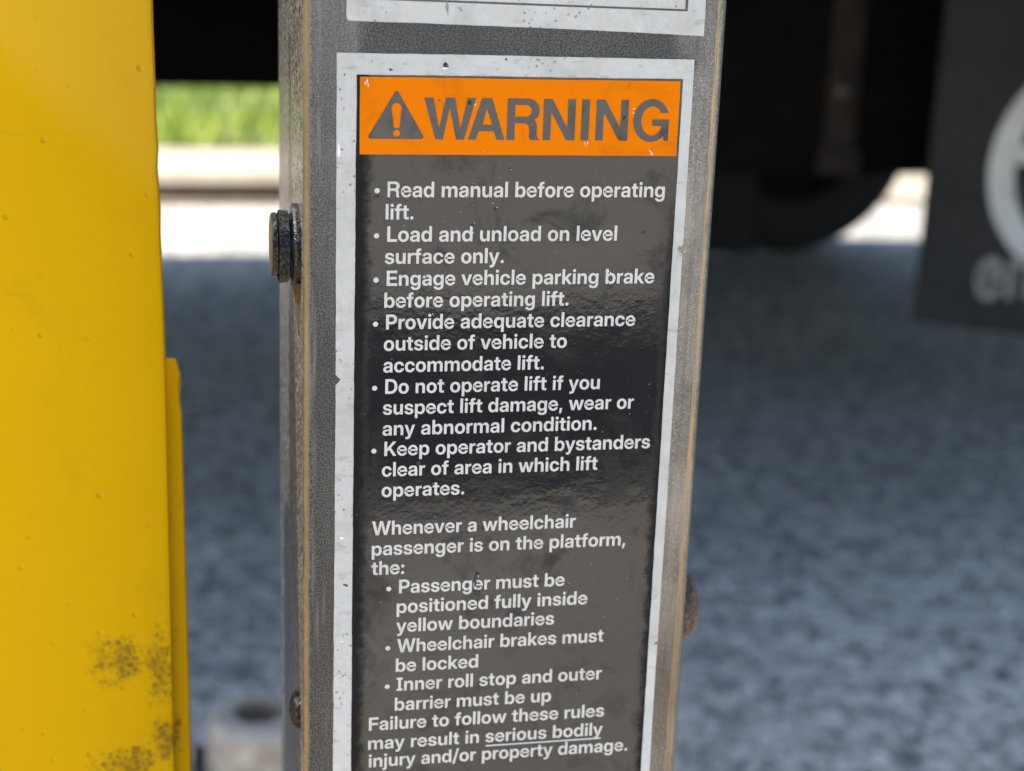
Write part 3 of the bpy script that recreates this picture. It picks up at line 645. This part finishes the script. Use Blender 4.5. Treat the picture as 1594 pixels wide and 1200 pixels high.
def ragged(pts, step, amp, rnd, keep=None):
    out = []
    for (x0, z0), (x1, z1) in zip(pts, pts[1:] + pts[:1]):
        L = math.hypot(x1 - x0, z1 - z0); k = max(1, int(L / step))
        nx, nz = -(z1 - z0) / L, (x1 - x0) / L
        w = 0
        for i in range(k):
            t = i / k
            w = w * .6 + rnd.uniform(-amp, amp)
            d = 0 if i == 0 else w
            out.append((x0 + (x1 - x0) * t + nx * d, z0 + (z1 - z0) * t + nz * d))
    return out
Y_FILM, Y_PAN, Y_INK, Y_TOP, Y_CHIP = -.00026, -.00032, -.00038, -.00045, -.00050
rnd = random.Random(21)
mm = lambda *a: [(x / 1000, z / 1000) for x, z in a]
# --- the warning label
ZB = 672.0
ol = mm((-50.1, 907.6), (-50.0, 834), (-49.95, 817.6), (-49.3, 816.9), (-48.5, 816.2), (-49.1, 815.4), (-49.9, 814.6), (-50.0, 760), (-50.1, ZB),
        (50.2, ZB), (50.1, 729.6), (49.6, 729.1), (50.15, 728.4), (50.2, 760), (50.2, 851.8), (49.7, 852.1), (49.0, 852.6), (48.6, 853.4), (48.9, 854.2), (49.6, 854.0), (50.2, 854.8), (50.1, 907.4), (20, 907.5), (-10, 907.6))
film = flat(bmesh.new(), [ragged(ol, .0016, .00005, rnd)], Y_FILM, 0, back=-.00002)
chips = [(-20.57, 905.0, .9, .9), (-20.1, 904.4, .8, .35), (-35.5, 903.3, .75, .5), (-48.0, 901.8, .22, .5), (-46.9, 753.2, .8, .35), (-46.3, 752.9, .5, .5), (-48.7, 822, .25, .2), (49.5, 729, .3, .5), (-48.6, 786, .3, .2), (-47.4, 789, .35, .15), (-3.7, 906.6, .5, .4)]
for x, z, a, b in chips: flat(film, [blob(x / 1000, z / 1000, a / 1000, b / 1000, rnd, 13, .55)], Y_FILM - .00004, 1)
for x, z, a, b in [(-49.4, 881, .45, 2.6), (-20.6, 903.9, 1.0, .4), (-47.9, 768, .9, .5), (-47.6, 735, .8, .35)]: flat(film, [blob(x / 1000, z / 1000, a / 1000, b / 1000, rnd, 15, .5)], Y_FILM - .00003, 2)
label = obj('warning_label', film, [m_film, m_chipd, m_chipl], post)
label['label'] = 'white edged black warning label with orange WARNING header'
pan = mm((-44.75, 901.9), (-44.7, 800), (-44.6, ZB + 5), (47.3, ZB + 5), (47.2, 800), (47.1, 901.9))
pb = flat(bmesh.new(), [ragged(pan, .0012, .00005, rnd)], Y_PAN)
hd = flat(bmesh.new(), [ragged(mm((-43.85, 901.3), (-43.75, 880.3), (46.45, 880.3), (46.35, 901.3)), .002, .00003, rnd)], Y_INK)
obj('orange_header', hd, m_ora, label)

# heading symbol
def rounded(pts, r, n=5):
    out = []
    N = len(pts)
    for i in range(N):
        p, a, b = Vector(pts[i]), Vector(pts[i - 1]), Vector(pts[(i + 1) % N])
        u, v = (a - p).normalized(), (b - p).normalized()
        ang = u.angle(v); t = r / math.tan(ang / 2)
        c = p + (u + v).normalized() * (r / math.sin(ang / 2))
        s, e = p + u * t, p + v * t
        a0 = math.atan2(s.y - c.y, s.x - c.x); a1 = math.atan2(e.y - c.y, e.x - c.x)
        d = (a1 - a0 + math.pi) % (2 * math.pi) - math.pi
        out += [(c.x + r * math.cos(a0 + d * k / n), c.y + r * math.sin(a0 + d * k / n)) for k in range(n + 1)]
    return out
tri = rounded([(-33.8, 898.2), (-41.9, 884.55), (-25.75, 884.55)], .62)
bar = arc(-33.75, 893.0, 1.38, 1.38, 180, 0, 12) + arc(-33.68, 887.9, .8, .42, 0, -180, 8)
dot = circ(-33.66, 886.1, .96, 20); 
if area(tri) * area(bar) > 0: bar = bar[::-1]
if area(tri) * area(dot) > 0: dot = dot[::-1]
K = lambda c: [(x / 1000, z / 1000) for x, z in c]
obj('warning_symbol', flat(bmesh.new(), [K(tri), K(bar), K(dot)], Y_TOP), m_ink, label)
# heading letters, traced proportions in millimetres
T, B = 895.95, 884.52
W_ = [(-26.22, T), (-23.6, T), (-21.95, 887.6), (-20.2, T), (-17.64, T), (-15.97, 887.55), (-14.14, T), (-11.76, T), (-14.9, B), (-17.1, B), (-19.06, 893.1), (-20.83, B), (-22.87, B)]
A_ = [[(-13.78, B), (-10.16, T), (-7.25, T), (-3.49, B), (-5.76, B), (-6.55, 886.85), (-10.8, 886.85), (-11.55, B)], [(-8.7, 893.1), (-9.85, 888.65), (-7.05, 888.65)]]
R_ = [[(-2.92, B), (-2.92, T)] + arc(2.9, 892.75, 3.3, 3.2, 90, 0, 10) + [(6.1, 891.7), (5.7, 890.8), (4.75, 890.15), (5.35, 889.5), (5.6, 888.4), (5.62, 886.2), (5.75, 885.2), (6.26, 884.8), (6.26, B), (3.7, B), (3.45, 885.3), (3.42, 887.6), (3.15, 888.6), (2.5, 889.05), (1.6, 889.15), (-.7, 889.15), (-.7, B)],
      [(-.7, 890.95), (-.7, 894.2)] + arc(2.5, 892.58, 1.5, 1.62, 90, -90, 10)]
def N_(a, b): return [(a, B), (a, T), (a + 2.45, T), (b - 2.25, 888.1), (b - 2.25, T), (b, T), (b, B), (b - 2.45, B), (a + 2.2, 892.3), (a + 2.2, B)]
I_ = [(18.22, B), (18.22, T), (20.5, T), (20.5, B)]
G_ = arc(38.5, 890.23, 5.28, 6.03, 21, 314, 34) + [(42.45, B), (43.66, B), (43.62, 890.6), (38.8, 890.6), (38.8, 888.75), (41.55, 888.75)] + arc(38.7, 890.13, 3.1, 4.08, -22, -328, 30) + [(41.6, 892.35)]
hb_ = bmesh.new()
def ccw(c, s=1): return c if area(c) * s > 0 else c[::-1]
for c in ([W_], A_, [R_[0], R_[1]], [N_(7.33, 16.48)], [I_], [N_(22.42, 31.75)], [G_]):
    cc = [ccw(list(c[0]), 1)] + [ccw(list(k), -1) for k in c[1:]]
    flat(hb_, [K(k) for k in cc], Y_TOP)
obj('heading', hb_, m_ink, label)

# body lettering: (text, x of first ink, baseline z, ink width) in millimetres
LINES = [
 ("Read manual before operating", -35.90, 868.44, 79.6), ("lift.", -36.35, 862.2, 7.8), ("Load and unload on level", -35.82, 855.9, 66.1), ("surface only.", -36.40, 849.6, 33.9),
 ("Engage vehicle parking brake", -35.80, 843.3, 77.9), ("before operating lift.", -36.38, 836.98, 53.3), ("Provide adequate clearance", -35.80, 830.65, 72.9), ("outside of vehicle to", -36.36, 824.4, 53.3),
 ("accommodate lift.", -36.40, 818.0, 46.8), ("Do not operate lift if you", -35.77, 811.65, 63.2), ("suspect lift damage, wear or", -36.34, 805.4, 74.4), ("any abnormal condition.", -36.37, 799.1, 63.5),
 ("Keep operator and bystanders", -35.78, 792.9, 79.6), ("clear of area in which lift", -36.40, 786.6, 64.4), ("operates.", -36.40, 780.3, 24.4)]
LINES2 = [
 ("Whenever a wheelchair", -39.06, 768.5, 61.2), ("passenger is on the platform,", -39.06, 762.1, 77.0), ("the:", -39.1, 755.95, 9.75), ("Passenger must be", -30.8, 749.75, 50.4), ("positioned fully inside", -31.42, 743.4, 58.4),
 ("yellow boundaries", -31.42, 737.2, 48.3), ("Wheelchair brakes must", -31.1, 730.6, 63.8), ("be locked", -31.38, 724.25, 25.15), ("Inner roll stop and outer", -31.05, 717.95, 63.8), ("barrier must be up", -31.5, 711.35, 48.5),
 ("Failure to follow these rules", -39.28, 705.15, 73.5), ("may result in serious bodily", -39.42, 698.75, 73.5), ("injury and/or property damage.", -39.2, 692.75, 81.6)]
EM = 6.0
def set_lines(lines, bm):
    for s, x0, zb, wid in lines:
        cs, _ = text_contours(s)
        lo_ = min(p[0] for _, c in cs for p in c); hi_ = max(p[0] for _, c in cs for p in c)
        k = wid / (hi_ - lo_)
        by = {}
        x = 0
        for ch in s:
            adv, gl = GL[ch]
            if gl:
                flat(bm, [[((x0 + (p[0] + x - lo_) * k) / 1000, (zb + p[1] * EM / 1000) / 1000) for p in c] for c in gl], Y_INK - 2e-6)
            x += adv
bm = bmesh.new(); set_lines(LINES, bm)
for z in (870.26, 857.6, 845.0, 832.25, 813.4, 794.5): flat(bm, [K(circ(-38.8, z, .74, 18))], Y_INK)
obj('instruction_lettering', bm, m_wht, label, label='white bulleted operating rules')
bm = bmesh.new(); set_lines(LINES2, bm)
for z in (751.3, 732.15, 719.5): flat(bm, [K(circ(-33.87, z, .74, 18))], Y_INK)
flat(bm, [mm((-3.05, 697.32), (33.55, 697.45), (33.55, 697.92), (-3.05, 697.8))], Y_INK - 2e-5)
obj('passenger_lettering', bm, m_wht, label, label='white passenger rules with underlined words')
# scrapes through the print belong to the panel's own mesh
bm = pb; rnd = random.Random(5)
for x, z, a, b, r in [(-11.84, 860.5, .55, .8, .3), (-5.4, 865.1, .45, .8, -.4), (-1.7, 876.6, .5, .45, 0), (-7.9, 752.3, .5, 2.4, 0), (-7.3, 748.9, 1.35, 1.4, 0), (-7.4, 755.0, .75, .9, 0), (-5.6, 750.3, .35, .9, .2), (28.5, 846.9, .3, .8, .2), (-40.3, 835.8, 1.1, 1.2, 0), (-25.6, 790.3, 1.1, 1.2, 0), (29.2, 776.6, .7, .35, .6), (-38.8, 868.6, 1.2, .7, .2), (38, 858.2, 1.1, .5, .4), (34, 826, .9, .4, .5), (-24.8, 846.2, .3, .3, 0), (9, 835.5, .35, .35, 0), (-1, 704.3, .4, .4, 0), (-40.5, 861.5, .5, .9, -.5), (-13.5, 868.7, .12, .6, .2), (-22, 895.2, .3, .3, 0), (-13.6, 894.6, .9, .9, .3), (30.6, 891, .6, .9, 0)]:
    flat(bm, [blob(x / 1000, z / 1000, a / 1000, b / 1000, rnd, 13, .6, r)], Y_CHIP - rnd.random() * 2e-5, 1)
for x, z, a, b, r in [(-41.9, 900.2, .28, .9, -.15), (-41.6, 899.2, .2, .7, -.1), (-42.4, 899.6, .15, .8, .1), (19.4, 883.7, .15, .7, .1), (20.3, 883.9, .14, .6, -.1), (20.0, 883.1, .3, .12, 0), (38.6, 881.7, .7, .18, -.6), (39.1, 881.1, .55, .2, .3), (39.3, 880.7, .2, .4, 0), (33.2, 893.6, .5, .15, .7), (33.1, 892.3, .5, .12, .6),
    (-11.3, 861.2, .22, .12, 0), (-11.6, 858.4, .45, .12, .7), (-5.0, 865.6, .25, .15, .4), (-6.2, 866.8, .25, .1, .4), (-13.8, 869.5, .08, .35, .1), (28.2, 847.2, .25, .55, .1), (28.8, 846.6, .12, .4, -.2), (-7.0, 754.2, .1, .4, 0), (-1.4, 876.3, .3, .08, .3), (-12.1, 894.1, .12, .55, -.3), (36.0, 744.5, .12, .12, 0), (-22.5, 835.0, .08, .6, .3)]:
    flat(bm, [blob(x / 1000, z / 1000, a / 1000, b / 1000, rnd, 11, .55, r)], Y_CHIP - 4e-5 - rnd.random() * 2e-5, 2)
for k in range(70):
    flat(bm, [blob(rnd.uniform(-.044, .046), rnd.uniform(.69, .895), .00011, .00011, rnd, 6, .4)], Y_CHIP, 2 if rnd.random() < .6 else 1)
obj('black_panel', bm, [m_blk, m_chipd, m_chipl], label)

# --- the label above it, only its lower edge in view
rnd = random.Random(31)
ol = mm((-47.6, 990), (-47.6, 918), (-47.5, 916.7), (-47.0, 916.15), (-10, 915.5), (20, 914.9), (52.35, 913.9), (52.4, 950), (52.4, 990))
bm = flat(bmesh.new(), [ragged(ol, .0018, .00004, rnd)], Y_FILM, 0, back=-.00002)
for x, z, a, b in [(-20.4, 920.3, .6, 1.7), (-20.2, 918.6, .3, .6)]: flat(bm, [blob(x / 1000, z / 1000, a / 1000, b / 1000, rnd, 13, .5)], Y_FILM - .00004, 1)
ul = obj('upper_label', bm, [m_film, plain('dirty_scrape', (.25, .22, .18), .7, nscale=900, namp=.5)], post)
bm = bmesh.new()
flat(bm, [mm((-42.6, 985), (-42.6, 922.0), (-42.0, 921.8), (46.7, 920.55), (47.2, 920.6), (47.2, 985)),
          mm((46.45, 984.3), (46.45, 921.1), (-42.0, 922.35), (-42.0, 984.3))], Y_PAN)
obj('border_line', bm, m_ink, ul)

# --- fasteners
m = Mat('greasy_steel')
f = m.noise(900, 3, .7); o = m.noise(160, 3)
m_grs = m.set(m.mix(m.ramp(f, (.4, 0), (.7, 1)), (.007, .007, .007), (.06, .058, .056)), m.ramp(f, (.3, .12), (.7, .4)), .75, m.bump(m.math('ADD', f, o), .7, .0007))
m_rbolt = plain('rusted_bolt', (.10, .066, .046), .65, .3, nscale=700, namp=.75, bscale=1100, bstr=.8, bdist=.0008)
m_zinc = plain('dull_brass_edge', (.07, .053, .028), .5, .5, nscale=400, namp=.35)
rnd = random.Random(6)
bx, by, bz = -.0590, .0205, .8505
bm = bmesh.new(); lathe(bm, [(.0006, .0122), (-.0012, .0124), (-.0019, .0118), (-.0021, .0095), (-.0026, .0092), (-.0029, .0103), (-.0055, .0105), (-.0058, .0099)], (bx, by, bz), 'X', 44, wob=.012, rnd=rnd)
bolt = obj('bolt', bm, m_grs, post, True)
bm = bmesh.new(); lathe(bm, [(-.0057, .0084), (-.0060, .0084), (-.0063, .0092), (-.0074, .0091), (-.0077, .0087)], (bx, by, bz + .0006), 'X', 44, wob=.008, rnd=rnd)
obj('head', bm, m_grs, bolt, True)
bm = bmesh.new(); lathe(bm, [(-.0077, .0086), (-.0079, .0083), (-.0079, 0)], (bx, by, bz + .0006), 'X', 44)
obj('head_face', bm, m_zinc, bolt, True)
# raised wedge added below the bolt in the shape of its cast shadow
bm = bmesh.new()
for k, (dz, wy, th) in enumerate([(-.010, .0035, .0016), (-.014, .003, .0014), (-.018, .0018, .001), (-.024, .0008, .0005)]): pass
pts = [(-.009, .0045, .0018), (-.013, .0036, .0016), (-.018, .0022, .0011), (-.025, .0007, .0004)]
rows = []
for dz, wy, th in pts:
    rows.append([bm.verts.new((bx + .0002, by - .006 - wy, bz + dz)), bm.verts.new((bx - th, by - .006, bz + dz)), bm.verts.new((bx + .0002, by - .006 + wy, bz + dz))])
for a, b in zip(rows, rows[1:]):
    for j in range(2): bm.faces.new((a[j], a[j + 1], b[j + 1], b[j]))
bmesh.ops.recalc_face_normals(bm, faces=bm.faces)
obj('bolt_shadow', bm, m_zinc, bolt)
bm = bmesh.new(); lathe(bm, [(.0005, .0062), (-.0012, .006), (-.0024, .0045), (-.003, .002), (-.0031, 0)], (-.0590, .017, .7045), 'X', 28, wob=.02, rnd=rnd)
obj('bolt', bm, m_grs, post, True, label='small black domed rivet')
bm = bmesh.new(); lathe(bm, [(-.0006, .0108), (.0016, .0112), (.002, .0108), (.0035, .0108), (.0055, .0088), (.0068, .005), (.0072, 0)], (.0592, .0140, .7355), 'X', 36, wob=.012, rnd=rnd)
obj('bolt', bm, m_rbolt, post, True, label='rusty domed bolt head')
